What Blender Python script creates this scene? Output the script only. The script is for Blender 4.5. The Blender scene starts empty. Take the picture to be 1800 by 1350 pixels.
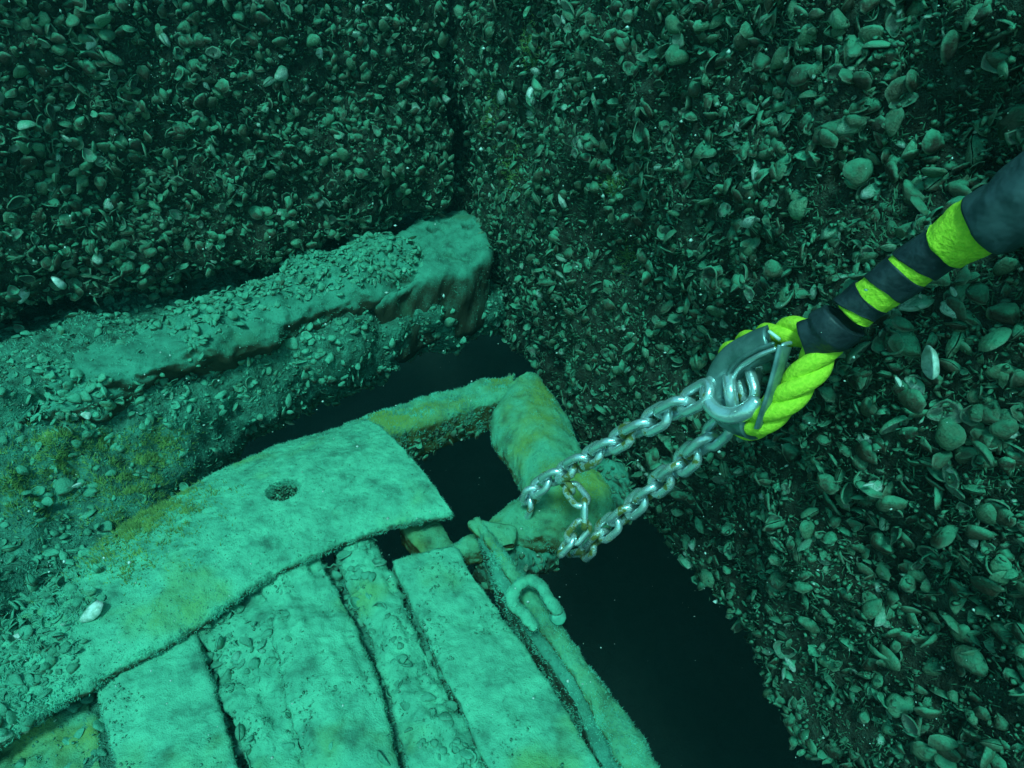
import bpy, math, random
import numpy as np
from mathutils import Vector, Matrix

# ------------------------------------------------------------------ camera, water light, exposure
SC = bpy.context.scene
COL = SC.collection
PITCH = math.radians(35.0)
F = 1100.0                                     # focal length in photograph pixels (1800 wide)
cam_d = bpy.data.cameras.new('camera'); cam = bpy.data.objects.new('camera', cam_d); COL.objects.link(cam)
cam_d.sensor_width = 36; cam_d.lens = 36*F/1800; cam_d.clip_start = .01; cam_d.clip_end = 60
cam.location = (0, 0, 0); cam.rotation_euler = (math.pi/2-PITCH, 0, 0)
SC.camera = cam

SUN_EL, SUN_AZ = math.radians(63), math.radians(-168)   # high, a little from behind the diver
world = bpy.data.worlds.new('World'); SC.world = world; world.use_nodes = True
nt = world.node_tree; nt.nodes.clear()
wo = nt.nodes.new('ShaderNodeOutputWorld'); bg = nt.nodes.new('ShaderNodeBackground')
sky = nt.nodes.new('ShaderNodeTexSky'); sky.sky_type = 'NISHITA'; sky.sun_disc = False
sky.sun_elevation = SUN_EL; sky.sun_rotation = SUN_AZ
mx = nt.nodes.new('ShaderNodeMix'); mx.data_type = 'RGBA'; mx.blend_type = 'MULTIPLY'; mx.inputs[0].default_value = 1
mx.inputs[7].default_value = (.27, .95, .68, 1)         # the water column above filters the daylight
nt.links.new(sky.outputs[0], mx.inputs[6]); nt.links.new(mx.outputs[2], bg.inputs[0])
bg.inputs[1].default_value = .095
nt.links.new(bg.outputs[0], wo.inputs[0])
sun_d = bpy.data.lights.new('sun', 'SUN'); sun = bpy.data.objects.new('sun', sun_d); COL.objects.link(sun)
sun_d.energy = 1.25; sun_d.angle = math.radians(10); sun_d.color = (.30, 1, .86)
sdir = Vector((math.sin(SUN_AZ)*math.cos(SUN_EL), math.cos(SUN_AZ)*math.cos(SUN_EL), math.sin(SUN_EL)))
sun.rotation_euler = sdir.to_track_quat('Z', 'Y').to_euler(); sun.location = (0, 0, 3)
vs = SC.view_settings; vs.view_transform = 'Standard'; vs.look = 'None'; vs.gamma = 1; vs.exposure = 0.98
vs.use_curve_mapping = False
SC.render.engine = 'CYCLES'
SC.cycles.max_bounces = 5; SC.cycles.volume_bounces = 0; SC.cycles.use_denoising = True

rng = np.random.default_rng(7)

# ------------------------------------------------------------------ geometry of the place
SP, CP = math.sin(PITCH), math.cos(PITCH)
def ray(px, py):
    a, b = (px-900)/F, (675-py)/F
    return np.array([a, CP+b*SP, -SP+b*CP])
def P(px, py, z):                      # point at height z on the line of sight
    r = ray(px, py); return r*(z/r[2])
def Dp(px, py, d):                     # point at distance d ahead of the camera
    return ray(px, py)*d
def proj(p):                           # world -> photograph pixels and depth
    p = np.asarray(p); d = p[..., 1]*CP-p[..., 2]*SP; d = np.where(np.abs(d) < 1e-4, 1e-4, d)
    u = p[..., 1]*SP+p[..., 2]*CP
    return 900+F*p[..., 0]/d, 675-F*u/d, d

# ------------------------------------------------------------------ noise
def _h(i, j, k, s):
    n = (i*374761393+j*668265263+k*2147483647+s*1274126177) & 0xffffffff
    n = ((n ^ (n >> 13))*1274126177) & 0xffffffff
    n = (n ^ (n >> 16))
    return (n & 0xffff)/65535.0
def vnoise(p, s=0):
    p = np.asarray(p, float); i = np.floor(p).astype(np.int64); f = p-i; f = f*f*(3-2*f)
    r = 0
    for a in (0, 1):
        for b in (0, 1):
            for c in (0, 1):
                w = (f[..., 0] if a else 1-f[..., 0])*(f[..., 1] if b else 1-f[..., 1])*(f[..., 2] if c else 1-f[..., 2])
                r = r+w*_h(i[..., 0]+a, i[..., 1]+b, i[..., 2]+c, s)
    return r*2-1
def fbm(p, freq, octv=4, s=0, gain=.5):
    r = 0; a = 1; p = np.asarray(p)*freq+17.3*s
    for o in range(octv):
        r = r+a*vnoise(p, s+o*7); a *= gain; p = p*2.03+3.1
    return r

# ------------------------------------------------------------------ mesh helpers
def mesh_np(name, V, T, mat=None, attr=None, smooth=True):
    V = np.asarray(V, np.float32); T = np.asarray(T, np.int32)
    me = bpy.data.meshes.new(name)
    me.vertices.add(len(V)); me.vertices.foreach_set('co', V.ravel())
    k = T.shape[1]
    me.loops.add(T.size); me.loops.foreach_set('vertex_index', T.ravel())
    me.polygons.add(len(T)); me.polygons.foreach_set('loop_start', np.arange(0, T.size, k, dtype=np.int32))
    me.polygons.foreach_set('use_smooth', np.full(len(T), smooth))
    if attr is not None:
        a = me.attributes.new('shl', 'FLOAT_VECTOR', 'POINT'); a.data.foreach_set('vector', np.asarray(attr, np.float32).ravel())
    me.update(calc_edges=True); me.validate()
    if mat: me.materials.append(mat)
    return me
def link(name, me, parent=None, **props):
    o = bpy.data.objects.new(name, me); COL.objects.link(o)
    if parent is not None: o.parent = parent
    for k, v in props.items(): o[k] = v
    return o
def empty(name, loc, **props):
    o = bpy.data.objects.new(name, None); COL.objects.link(o); o.location = loc; o.empty_display_size = .05
    for k, v in props.items(): o[k] = v
    return o
def origin(o):
    w = np.zeros(3)
    while o is not None: w = w+np.array(o.location); o = o.parent
    return w
def put(name, V, T, mat, parent=None, smooth=True, attr=None, **props):
    """mesh in world coordinates; parents' offset is taken off"""
    V = np.asarray(V, float)
    if parent is not None: V = V-origin(parent)
    return link(name, mesh_np(name, V, T, mat, attr, smooth), parent, **props)
def tri_quads(q):
    q = np.asarray(q); return np.concatenate([q[:, [0, 1, 2]], q[:, [0, 2, 3]]])
def grid_tris(n, m, wrap=False):
    mm = m if wrap else m-1
    i, j = np.meshgrid(np.arange(n-1), np.arange(mm), indexing='ij'); j2 = (j+1) % m
    q = np.stack([i*m+j, i*m+j2, (i+1)*m+j2, (i+1)*m+j], -1).reshape(-1, 4)
    return tri_quads(q)
def vnormals(V, T):
    N = np.zeros_like(V); a, b, c = V[T[:, 0]], V[T[:, 1]], V[T[:, 2]]
    fn = np.cross(b-a, c-a)
    for k in range(3): np.add.at(N, T[:, k], fn)
    return N/np.maximum(np.linalg.norm(N, axis=1, keepdims=True), 1e-12)
def resample(pts, n):
    pts = np.asarray(pts, float)
    if len(pts) == 2:
        t = np.linspace(0, 1, n)[:, None]; return pts[0]*(1-t)+pts[1]*t
    Q = np.vstack([2*pts[0]-pts[1], pts, 2*pts[-1]-pts[-2]]); out = []
    for i in range(len(pts)-1):
        p0, p1, p2, p3 = Q[i:i+4]
        for t in np.linspace(0, 1, 24, endpoint=False):
            out.append(.5*((2*p1)+(-p0+p2)*t+(2*p0-5*p1+4*p2-p3)*t*t+(-p0+3*p1-3*p2+p3)*t**3))
    out.append(pts[-1]); out = np.array(out)
    L = np.concatenate([[0], np.cumsum(np.linalg.norm(np.diff(out[:, :3], axis=0), axis=1))])
    s = np.linspace(0, L[-1], n)
    return np.stack([np.interp(s, L, out[:, k]) for k in range(out.shape[1])], -1)
def loft(loops):
    """closed tube through an (N, M, 3) array of rings, capped"""
    loops = np.asarray(loops); n, m = loops.shape[:2]
    V = loops.reshape(-1, 3); T = grid_tris(n, m, True)
    c0, c1 = loops[0].mean(0), loops[-1].mean(0); V = np.vstack([V, c0, c1])
    j = np.arange(m); j2 = (j+1) % m
    T = np.vstack([T, np.stack([np.full(m, n*m), j2, j], -1), np.stack([np.full(m, n*m+1), (n-1)*m+j, (n-1)*m+j2], -1)])
    a, b, c = V[T[:, 0]], V[T[:, 1]], V[T[:, 2]]
    if np.einsum('ij,ij->', a-V.mean(0), np.cross(b-a, c-a)) < 0: T = T[:, ::-1]
    return V, T
def rough(V, T, amp=.0015, freq=60, octv=4, s=0, fine=.0):
    N = vnormals(V, T); d = fbm(V, freq, octv, s)*amp
    if fine: d = d+fbm(V, 420, 2, s+3)*fine
    return V+N*d[:, None]
def frames(C):
    n = len(C); t = np.gradient(C, axis=0); t /= np.linalg.norm(t, axis=1, keepdims=True)
    u = np.zeros_like(C); ref = np.array([0, 0, 1.0]) if abs(t[0, 2]) < .9 else np.array([1.0, 0, 0])
    v = ref-t[0]*ref.dot(t[0]); u[0] = v/np.linalg.norm(v)
    for i in range(1, n):
        v = u[i-1]-t[i]*u[i-1].dot(t[i]); u[i] = v/np.linalg.norm(v)
    return t, u, np.cross(t, u)
def tube(pts, r, n=60, m=16, squash=1.0, endround=True):
    C = resample(pts, n); t, u, w = frames(C)
    rr = np.interp(np.linspace(0, 1, n), np.linspace(0, 1, len(np.atleast_1d(r))) if np.ndim(r) else [0, 1], np.atleast_1d(r) if np.ndim(r) else [r, r])
    if endround:
        L = np.concatenate([[0], np.cumsum(np.linalg.norm(np.diff(C, axis=0), axis=1))])
        e = np.minimum(L, L[-1]-L)/np.maximum(rr*.6, 1e-6); rr = rr*np.sqrt(np.clip(1-(1-np.clip(e, 0, 1))**2, .05, 1))
    a = np.linspace(0, 2*np.pi, m, endpoint=False)
    loops = C[:, None]+rr[:, None, None]*(np.cos(a)[None, :, None]*u[:, None]+squash*np.sin(a)[None, :, None]*w[:, None])
    return loft(loops)
def rrect(m, hw, hh, r):
    """m points round a rounded rectangle, by arc length, centre 0"""
    pts = []
    for cx, cy, a0 in ((hw-r, hh-r, 0), (-hw+r, hh-r, 90), (-hw+r, -hh+r, 180), (hw-r, -hh+r, 270)):
        for a in np.linspace(a0, a0+90, 7): pts.append((cx+r*math.cos(math.radians(a)), cy+r*math.sin(math.radians(a))))
    pts.append(pts[0]); pts = np.array(pts)
    L = np.concatenate([[0], np.cumsum(np.linalg.norm(np.diff(pts, axis=0), axis=1))]); s = np.linspace(0, L[-1], m, endpoint=False)
    return np.stack([np.interp(s, L, pts[:, 0]), np.interp(s, L, pts[:, 1])], -1)
def slab(left, right, th, n=90, m=90, r=.006, crown=0.0, power=2):
    """board or plate: its top runs between two lines of (px, py, z); th = thickness"""
    Lp = resample([P(*a) for a in left], n); Rp = resample([P(*a) for a in right], n)
    hw = np.linalg.norm(Rp-Lp, axis=1).mean()/2
    pr = rrect(m, hw, th/2, min(r, th*.49)); C = (Lp+Rp)/2; X = (Rp-Lp)/2
    x = pr[:, 0]/hw; loops = C[:, None]+x[None, :, None]*X[:, None]
    loops[..., 2] += (pr[:, 1]-th/2)[None]+crown*(1-np.abs(x[None])**power)
    return loft(loops)

# ------------------------------------------------------------------ materials
def mat_base(name, rough_=.8, metal=0.0, spec=.4):
    m = bpy.data.materials.new(name); m.use_nodes = True; b = m.node_tree.nodes['Principled BSDF']
    b.inputs['Roughness'].default_value = rough_; b.inputs['Metallic'].default_value = metal
    b.inputs['Specular IOR Level'].default_value = spec
    return m, m.node_tree, b
class G:
    def __init__(s, nt): s.nt = nt
    def n(s, t, **kw):
        o = s.nt.nodes.new(t)
        for k, v in kw.items(): setattr(o, k, v)
        return o
    def l(s, a, b): s.nt.links.new(a, b)
    def pos(s):
        if not hasattr(s, '_p'): s._p = s.n('ShaderNodeNewGeometry')
        return s._p
    def noise(s, scale, detail=3, rough_=.55, vec=None):
        o = s.n('ShaderNodeTexNoise'); o.inputs['Scale'].default_value = scale; o.inputs['Detail'].default_value = detail
        o.inputs['Roughness'].default_value = rough_; s.l(vec or s.pos().outputs['Position'], o.inputs['Vector']); return o.outputs[0]
    def ramp(s, fac, stops):
        o = s.n('ShaderNodeValToRGB'); s.l(fac, o.inputs[0]); e = o.color_ramp.elements
        while len(e) < len(stops): e.new(.5)
        for k, (p, c) in enumerate(stops):
            e[k].position = p; e[k].color = (*c, 1) if len(c) == 3 else c
        return o.outputs[0]
    def mix(s, fac, a, b, mode='MIX'):
        o = s.n('ShaderNodeMix', data_type='RGBA', blend_type=mode)
        for i, v in ((0, fac), (6, a), (7, b)):
            if isinstance(v, (int, float)): o.inputs[i].default_value = v
            elif isinstance(v, tuple): o.inputs[i].default_value = (*v, 1)
            else: s.l(v, o.inputs[i])
        return o.outputs[2]
    def math(s, op, a, b=None, clamp=False):
        o = s.n('ShaderNodeMath', operation=op, use_clamp=clamp)
        for i, v in ((0, a), (1, b)):
            if v is None: continue
            if isinstance(v, (int, float)): o.inputs[i].default_value = v
            else: s.l(v, o.inputs[i])
        return o.outputs[0]
    def rng(s, v, a, b, c=0.0, d=1.0):
        o = s.n('ShaderNodeMapRange'); s.l(v, o.inputs[0]); o.interpolation_type = 'SMOOTHSTEP'
        for i, x in enumerate((a, b, c, d)): o.inputs[i+1].default_value = x
        return o.outputs[0]
    def bump(s, bsdf, h, strength, dist):
        o = s.n('ShaderNodeBump'); o.inputs['Strength'].default_value = strength; o.inputs['Distance'].default_value = dist
        s.l(h, o.inputs['Height']); s.l(o.outputs[0], bsdf.inputs['Normal'])
        return o

SILT_HI, SILT_MID, SILT_LO, OLIVE = (.16, .60, .40), (.115, .44, .30), (.055, .19, .135), (.17, .38, .11)
def silt_material(name, hi=SILT_HI, mid=SILT_MID, lo=SILT_LO, olive=OLIVE, olive_amt=(.55, .75), dirt=.75, scale=1.0, under=(.05, .05, .03)):
    m, t, b = mat_base(name, .9, 0, .25); g = G(t)
    n1 = g.noise(28*scale, 5, .6); n2 = g.noise(190*scale, 4, .7); n3 = g.noise(9*scale, 3, .5); n4 = g.noise(620, 2, .6)
    c = g.ramp(n1, [(.30, lo), (.44, mid), (.60, hi)])
    c = g.mix(g.rng(n2, .56, .70, 0, dirt), c, lo)
    c = g.mix(g.rng(n3, olive_amt[0], olive_amt[1], 0, .8), c, olive)
    c = g.mix(g.rng(n4, .35, .65, .0, .25), c, mid)
    # silt settles on what faces up; steep and hanging faces show bare rusty steel or stone
    sep = g.n('ShaderNodeSeparateXYZ'); g.l(g.pos().outputs['Normal'], sep.inputs[0])
    up = g.math('ADD', sep.outputs[2], g.math('MULTIPLY', g.math('SUBTRACT', n2, .5), .7))
    c = g.mix(g.rng(up, -.1, .55), under, c)
    g.l(c, b.inputs['Base Color'])
    h = g.math('ADD', g.math('MULTIPLY', n2, 1.0), g.math('MULTIPLY', n4, .6))
    g.bump(b, h, .55, .004)
    return m
def shell_material(name='mussel_shell', k=1.0, silt=.88, s0=-.10, s1=.90, sl=(.04, .17, .105), sh=(.10, .46, .29)):
    m, t, b = mat_base(name, .5, 0, .35); g = G(t)
    at = g.n('ShaderNodeAttribute', attribute_name='shl'); sp = g.n('ShaderNodeSeparateXYZ'); g.l(at.outputs['Vector'], sp.inputs[0])
    oi = g.n('ShaderNodeObjectInfo')
    tone = g.math('FRACT', g.math('ADD', sp.outputs[0], oi.outputs['Random']))
    cs = [(0.0, (.030, .018, .012)), (.25, (.075, .048, .030)), (.55, (.10, .105, .068)), (.84, (.12, .22, .13)), (.95, (.20, .38, .24)), (.985, (.70, .78, .70))]
    outer = g.ramp(tone, [(p, tuple(c*k for c in q)) for p, q in cs])
    n2 = g.noise(260, 6, .75); n1 = g.noise(24, 4, .6); n3 = g.noise(95, 5, .7)
    rings = g.math('SINE', g.math('ADD', g.math('MULTIPLY', sp.outputs[1], 30.0), g.math('MULTIPLY', n3, 9.0)))
    outer = g.mix(g.rng(rings, .1, 1.0, 0, .30), outer, (.012, .010, .006))
    inner = g.mix(g.rng(tone, .2, 1.0), (.05, .065, .05), (.24, .28, .23))
    c = g.mix(sp.outputs[2], outer, inner)
    c = g.mix(g.rng(sp.outputs[1], .84, 1.0, 0, .55), c, (.30, .42, .30))        # paler towards the rim
    sn = g.n('ShaderNodeSeparateXYZ'); g.l(g.pos().outputs['Normal'], sn.inputs[0])
    up = g.math('ADD', sn.outputs[2], g.math('MULTIPLY', g.math('SUBTRACT', n3, .5), 2.6))
    c = g.mix(g.rng(up, s0, s1, 0, silt), c, g.mix(g.rng(n1, .3, .7), sl, sh))
    c = g.mix(g.rng(n2, .55, .68, 0, .6), c, (.018, .018, .011))
    g.l(c, b.inputs['Base Color'])
    g.l(g.rng(n3, .40, .60, .34, .85), b.inputs['Roughness'])
    g.bump(b, g.math('ADD', n2, g.math('MULTIPLY', n3, 1.5)), .8, .0028)
    return m
def crust_material(name, a, b_, c_, scale=1.0):
    m, t, b = mat_base(name, .9, 0, .2); g = G(t)
    n1 = g.noise(60*scale, 6, .7); n2 = g.noise(260*scale, 3, .7)
    c = g.ramp(n1, [(.3, a), (.52, b_), (.72, c_)])
    g.l(c, b.inputs['Base Color']); g.bump(b, g.math('ADD', n1, n2), 1.0, .008)
    return m
M_SILT = silt_material('silt_on_steel')
M_SILT2 = silt_material('silt_on_timber', hi=(.085, .36, .26), mid=(.06, .25, .18), lo=(.03, .10, .075), olive=(.06, .14, .06), dirt=.8)
M_RUSTY = silt_material('silt_and_rust', hi=(.13, .47, .30), mid=(.11, .34, .19), lo=(.06, .13, .08), olive=(.24, .34, .05), olive_amt=(.45, .65), under=(.09, .07, .02))
M_SHELL = shell_material()
M_SHELL_SILT = shell_material('silted_shell', 1.5, .92, -.5, .5, (.08, .33, .22), (.13, .55, .38))
M_CRUST = crust_material('dark_crust', (.020, .016, .012), (.045, .055, .04), (.08, .15, .11))
M_BANK = crust_material('bank_silt', (.03, .07, .05), (.07, .25, .18), (.12, .48, .35), .8)
M_MUD = crust_material('black_mud', (.004, .005, .004), (.008, .010, .008), (.012, .014, .011), .3)
def metal_material():
    m, t, b = mat_base('galvanised_steel', .34, .55, .6); g = G(t)
    n1 = g.noise(55, 4, .65); n2 = g.noise(400, 3, .6)
    sx = g.n('ShaderNodeSeparateXYZ'); g.l(g.pos().outputs['Position'], sx.inputs[0])
    far = g.rng(sx.outputs[1], .36, .52, -.16, .0)           # the end by the pipe has rusted more than the new end
    r = g.rng(g.math('ADD', n1, far), .50, .60)
    c = g.mix(r, g.mix(n2, (.60, .74, .76), (.85, .92, .95)), g.mix(n2, (.09, .09, .02), (.26, .24, .05)))
    g.l(c, b.inputs['Base Color']); g.l(g.math('MULTIPLY', g.math('SUBTRACT', 1.0, r), .7), b.inputs['Metallic'])
    g.l(g.math('ADD', g.math('MULTIPLY', r, .4), .24), b.inputs['Roughness'])
    g.bump(b, g.math('ADD', n2, g.math('MULTIPLY', n1, .6)), .35, .0012)
    return m
M_CHAIN = metal_material()
def plain(name, c1, c2, r, metal=0, scale=120, bump=.3, dist=.001, spec=.4):
    m, t, b = mat_base(name, r, metal, spec); g = G(t); n = g.noise(scale, 4, .6)
    g.l(g.mix(g.rng(n, .35, .65), c1, c2), b.inputs['Base Color']); g.bump(b, n, bump, dist); return m
M_THIMBLE = plain('dull_thimble_steel', (.12, .20, .20), (.22, .33, .33), .30, .4, 70, .15)
M_ROPE = plain('fluorescent_rope', (.50, .72, .03), (.72, .86, .05), .85, 0, 300, 1.0, .0016)
M_TAPE = plain('black_tape', (.012, .018, .026), (.035, .048, .060), .5, 0, 38, .8, .004)
M_SLEEVE = plain('rubber_sleeve', (.018, .030, .040), (.050, .075, .088), .5, 0, 22, .9, .006)
M_WHITE = plain('bleached_shell', (.30, .42, .34), (.80, .88, .84), .35, 0, 90, .6)
M_ALGAE = plain('olive_algae', (.10, .20, .06), (.24, .42, .12), .9, 0, 60, .2)
M_FUZZ = plain('silty_fuzz', (.08, .28, .20), (.14, .58, .42), .9, 0, 40, .1)
M_GROWTH = plain('dark_growth', (.03, .07, .04), (.07, .22, .13), .9, 0, 50, .1)
M_GRIT = plain('pale_grit', (.2, .40, .32), (.4, .7, .6), .6, 0, 90, .1)

# ------------------------------------------------------------------ mussel shells
def valve(w, h, seg, rings, seed, closed):
    r = np.random.default_rng(seed); a = np.linspace(0, 2*np.pi, seg, endpoint=False)
    y0 = .5-.5*np.cos(a); wx = np.sin(a)*(w/2)*(.62+.55*np.sin(np.pi*np.clip(y0, 0, 1)*.5)**1.2)
    bend = r.uniform(-.16, .16); out = np.stack([wx+bend*np.sin(np.pi*y0), y0], -1)*(1+r.uniform(-.04, .04, (seg, 1)))
    c = np.array([bend*.7, .36]); S = np.linspace(1, 0, rings+1)[:-1]**.85
    def side(scale, dz, sgn, inner):
        V = []; A = []
        for s in S:
            q = c+(out-c)*s*scale
            z = sgn*(h*(1-s*s)**.62)+dz; V.append(np.column_stack([q, np.full(seg, z)])); A.append(np.tile([0, s, inner], (seg, 1)))
        V.append([[*c, sgn*h+dz]]); A.append([[0, 0, inner]])
        return np.vstack(V), np.vstack(A)
    def tris(off, flip):
        T = grid_tris(rings, seg, True) if rings > 1 else np.zeros((0, 3), int)
        j = np.arange(seg); j2 = (j+1) % seg; k = (rings-1)*seg
        T = np.vstack([T, np.stack([k+j, k+j2, np.full(seg, rings*seg)], -1)])
        if flip: T = T[:, ::-1]
        return T+off
    V1, A1 = side(1, 0, 1, 0); n = len(V1)
    if closed:
        V2, A2 = side(.97, -.035, -1, 0)
        T = np.vstack([tris(0, False), tris(n, True)])
    else:
        V2, A2 = side(.93, -.05, 1, 1)
        T = np.vstack([tris(0, False), tris(n, True)])
        j = np.arange(seg); j2 = (j+1) % seg
        T = np.vstack([T, tri_quads(np.stack([j, n+j, n+j2, j2], -1))])
    V = np.vstack([V1, V2]); A = np.vstack([A1, A2]); V[:, 1] -= .12
    return V, T, A
LOW = [valve(w, h, 8, 2, i, cl) for i, (w, h, cl) in enumerate([(.60, .17, 0), (.75, .20, 0), (.85, .15, 0), (.62, .26, 0), (.8, .22, 0), (.52, .19, 1), (.70, .22, 1), (.92, .18, 0)])]
HI = [valve(w, h, 18, 4, i, cl) for i, (w, h, cl) in enumerate([(.60, .17, 0), (.75, .20, 0), (.85, .15, 0), (.62, .26, 0), (.8, .22, 0), (.52, .19, 1), (.70, .22, 1), (.92, .18, 0)])]
def gnarl(V, i, a=.035):
    d = np.stack([fbm(V+[i*9.1, 0, 0], 3.2, 3, 60+q) for q in range(3)], -1); return V+d*a*np.array([1, 1, .8])
HI_MESH = [[mesh_np('mussel_shell', gnarl(V, i*3+q), T, M_SHELL, A) for q in range(3)] for i, (V, T, A) in enumerate(HI)]
HI_SILT = [[me.copy() for me in q] for q in HI_MESH]
for q in HI_SILT:
    for me in q: me.materials[0] = M_SHELL_SILT

def scatter(V, T, count, smin, smax, mask=None, tilt=(.45, 22, 80), up_bias=0.0, lift=(-.05, .3), spow=2.2):
    a, b, c = V[T[:, 0]], V[T[:, 1]], V[T[:, 2]]; cr = np.cross(b-a, c-a); ar = np.linalg.norm(cr, axis=1)
    ce = (a+b+c)/3
    if mask is not None: ar = ar*mask(ce, cr/np.maximum(ar[:, None], 1e-12))
    k = rng.choice(len(T), count, p=ar/ar.sum()); u = rng.random((count, 2)); f = u.sum(1) > 1; u[f] = 1-u[f]
    p = a[k]+u[:, :1]*(b-a)[k]+u[:, 1:]*(c-a)[k]; n = cr[k]/np.linalg.norm(cr[k], axis=1, keepdims=True)
    size = smin+(smax-smin)*rng.random(count)**spow
    r1 = rng.normal(size=(count, 3)); y = r1-n*np.einsum('ij,ij->i', r1, n)[:, None]; y /= np.linalg.norm(y, axis=1, keepdims=True)
    flat = rng.random(count) < tilt[0]
    th = np.radians(np.where(flat, rng.uniform(0, tilt[1], count), rng.uniform(tilt[1], tilt[2], count)))*np.where(rng.random(count) < .5, -1, 1)
    x = np.cross(y, n); ph = rng.uniform(0, 2*np.pi, count)
    ax = x*np.cos(ph)[:, None]+y*np.sin(ph)[:, None]
    def rot(v):
        return v*np.cos(th)[:, None]+np.cross(ax, v)*np.sin(th)[:, None]+ax*(np.einsum('ij,ij->i', ax, v)*(1-np.cos(th)))[:, None]
    n2, y2 = rot(n), rot(y); flipc = rng.random(count) < .33
    n2[flipc] *= -1; x2 = np.cross(y2, n2)
    p = p+n*(size*rng.uniform(lift[0], lift[1], count))[:, None]
    return dict(p=p, R=np.stack([x2, y2, n2], -1), s=size, v=rng.integers(0, len(LOW), count), tone=rng.random(count), n=n)
def subset(S, idx): return {k: v[idx] for k, v in S.items()}
def merge(*Ss): return {k: np.concatenate([S[k] for S in Ss]) for k in Ss[0]}
def join_shells(S, parent, name='mussel_bed', lib=LOW, mat=None, smooth=True):
    Vs, Ts, As = [], [], []; off = 0
    for v in range(len(lib)):
        idx = np.where(S['v'] == v)[0]
        if not len(idx): continue
        V0, T0, A0 = lib[v]; n = len(V0)
        jit = 1+.12*rng.normal(size=(len(idx), 1, 3))
        jit = jit*(1+.09*rng.normal(size=(len(idx), n, 1)))
        V = np.einsum('kij,klj->kli', S['R'][idx], V0[None]*jit)*S['s'][idx][:, None, None]+S['p'][idx][:, None]
        A = np.tile(A0[None], (len(idx), 1, 1)); A[..., 0] = S['tone'][idx][:, None]
        T = T0[None]+(off+np.arange(len(idx))*n)[:, None, None]; off += len(idx)*n
        Vs.append(V.reshape(-1, 3)); Ts.append(T.reshape(-1, 3)); As.append(A.reshape(-1, 3))
    return put(name, np.vstack(Vs), np.vstack(Ts), mat or M_SHELL, parent, smooth=smooth, attr=np.vstack(As), kind='stuff')
def plant_shells(S, parent, keep, clear=None, silted=False):
    """the shells that show largest become objects of their own, the rest one bed"""
    px, py, d = proj(S['p']); facing = np.einsum('ij,ij->i', S['n'], -S['p']) > 0
    ok = (px > 5) & (px < 1795) & (py > 5) & (py < 1345) & (d > .1) & facing
    if clear is not None: ok &= clear(px, py)
    score = np.where(ok, S['s']/np.maximum(d, .1), 0); order = np.argsort(-score); top = order[:keep]; top = top[score[top] > 0]
    rest = np.setdiff1d(np.arange(len(score)), top)
    loc = origin(parent)
    for i in top:
        o = link('mussel_shell', (HI_SILT if silted else HI_MESH)[S['v'][i]][i % 3], parent)
        M = Matrix([[*(S['R'][i][r]*S['s'][i]), S['p'][i][r]-loc[r]] for r in range(3)]+[[0, 0, 0, 1]])
        o.matrix_local = M
    join_shells(subset(S, rest), parent, mat=M_SHELL_SILT if silted else M_SHELL)
def flakes(V, T, count, smin, smax, parent, name='shell_grit', mask=None, mat=None, lift=.3):
    """broken shell bits: small bent chips with thickness"""
    S = scatter(V, T, count, smin, smax, mask, tilt=(.3, 25, 90), lift=(-.1, lift)); S['v'][:] = 0
    an = np.linspace(0, 2*np.pi, 6, endpoint=False)+.3; q = np.vstack([np.column_stack([.36*np.cos(an), .52*np.sin(an), .05*np.sin(3*an)]), [[.03, -.1, .24], [.03, -.1, .11]]])
    t = np.array([[i, (i+1) % 6, 6] for i in range(6)]+[[(i+1) % 6, i, 7] for i in range(6)])
    at = np.zeros((8, 3)); at[:6, 1] = .95; at[6:, 1] = .2; at[7, 2] = 1
    return join_shells(S, parent, name, [(q, t, at)], mat)
def fuzz(V, T, count, ln, parent, name='algae_fuzz', mask=None, mat=None, wid=.16, up=.3):
    a, b, c = V[T[:, 0]], V[T[:, 1]], V[T[:, 2]]; cr = np.cross(b-a, c-a); ar = np.linalg.norm(cr, axis=1)
    nn = cr/np.maximum(ar[:, None], 1e-12); ce = (a+b+c)/3
    if mask is not None: ar = ar*mask(ce, nn)
    ar = ar*(.12+np.clip(fbm(ce, 75, 3, 88)*1.5, 0, 1))
    k = rng.choice(len(T), count, p=ar/ar.sum()); u = rng.random((count, 2)); f = u.sum(1) > 1; u[f] = 1-u[f]
    p = a[k]+u[:, :1]*(b-a)[k]+u[:, 1:]*(c-a)[k]; n = nn[k]
    L = ln*rng.uniform(.35, 1.2, count)[:, None]
    d = n+rng.normal(size=(count, 3))*.55+np.array([0, 0, up]); d /= np.linalg.norm(d, axis=1, keepdims=True)
    s = np.cross(d, rng.normal(size=(count, 3))); s /= np.linalg.norm(s, axis=1, keepdims=True); w = np.cross(d, s)
    r = L*wid
    A = p+s*r; B = p+(-.5*s+.866*w)*r; C = p+(-.5*s-.866*w)*r; D = p+d*L
    Vv = np.stack([A, B, C, D], 1).reshape(-1, 3); t = np.array([[0, 1, 3], [1, 2, 3], [2, 0, 3]])
    Tt = (t[None]+(np.arange(count)*4)[:, None, None]).reshape(-1, 3)
    return put(name, Vv, Tt, mat or M_FUZZ, parent, kind='stuff')
def inpix(margin=350):
    def f(p, n):
        px, py, d = proj(p); return ((px > -margin) & (px < 1800+margin) & (py > -margin) & (py < 1350+margin) & (d > .05)).astype(float)
    return f

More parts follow.
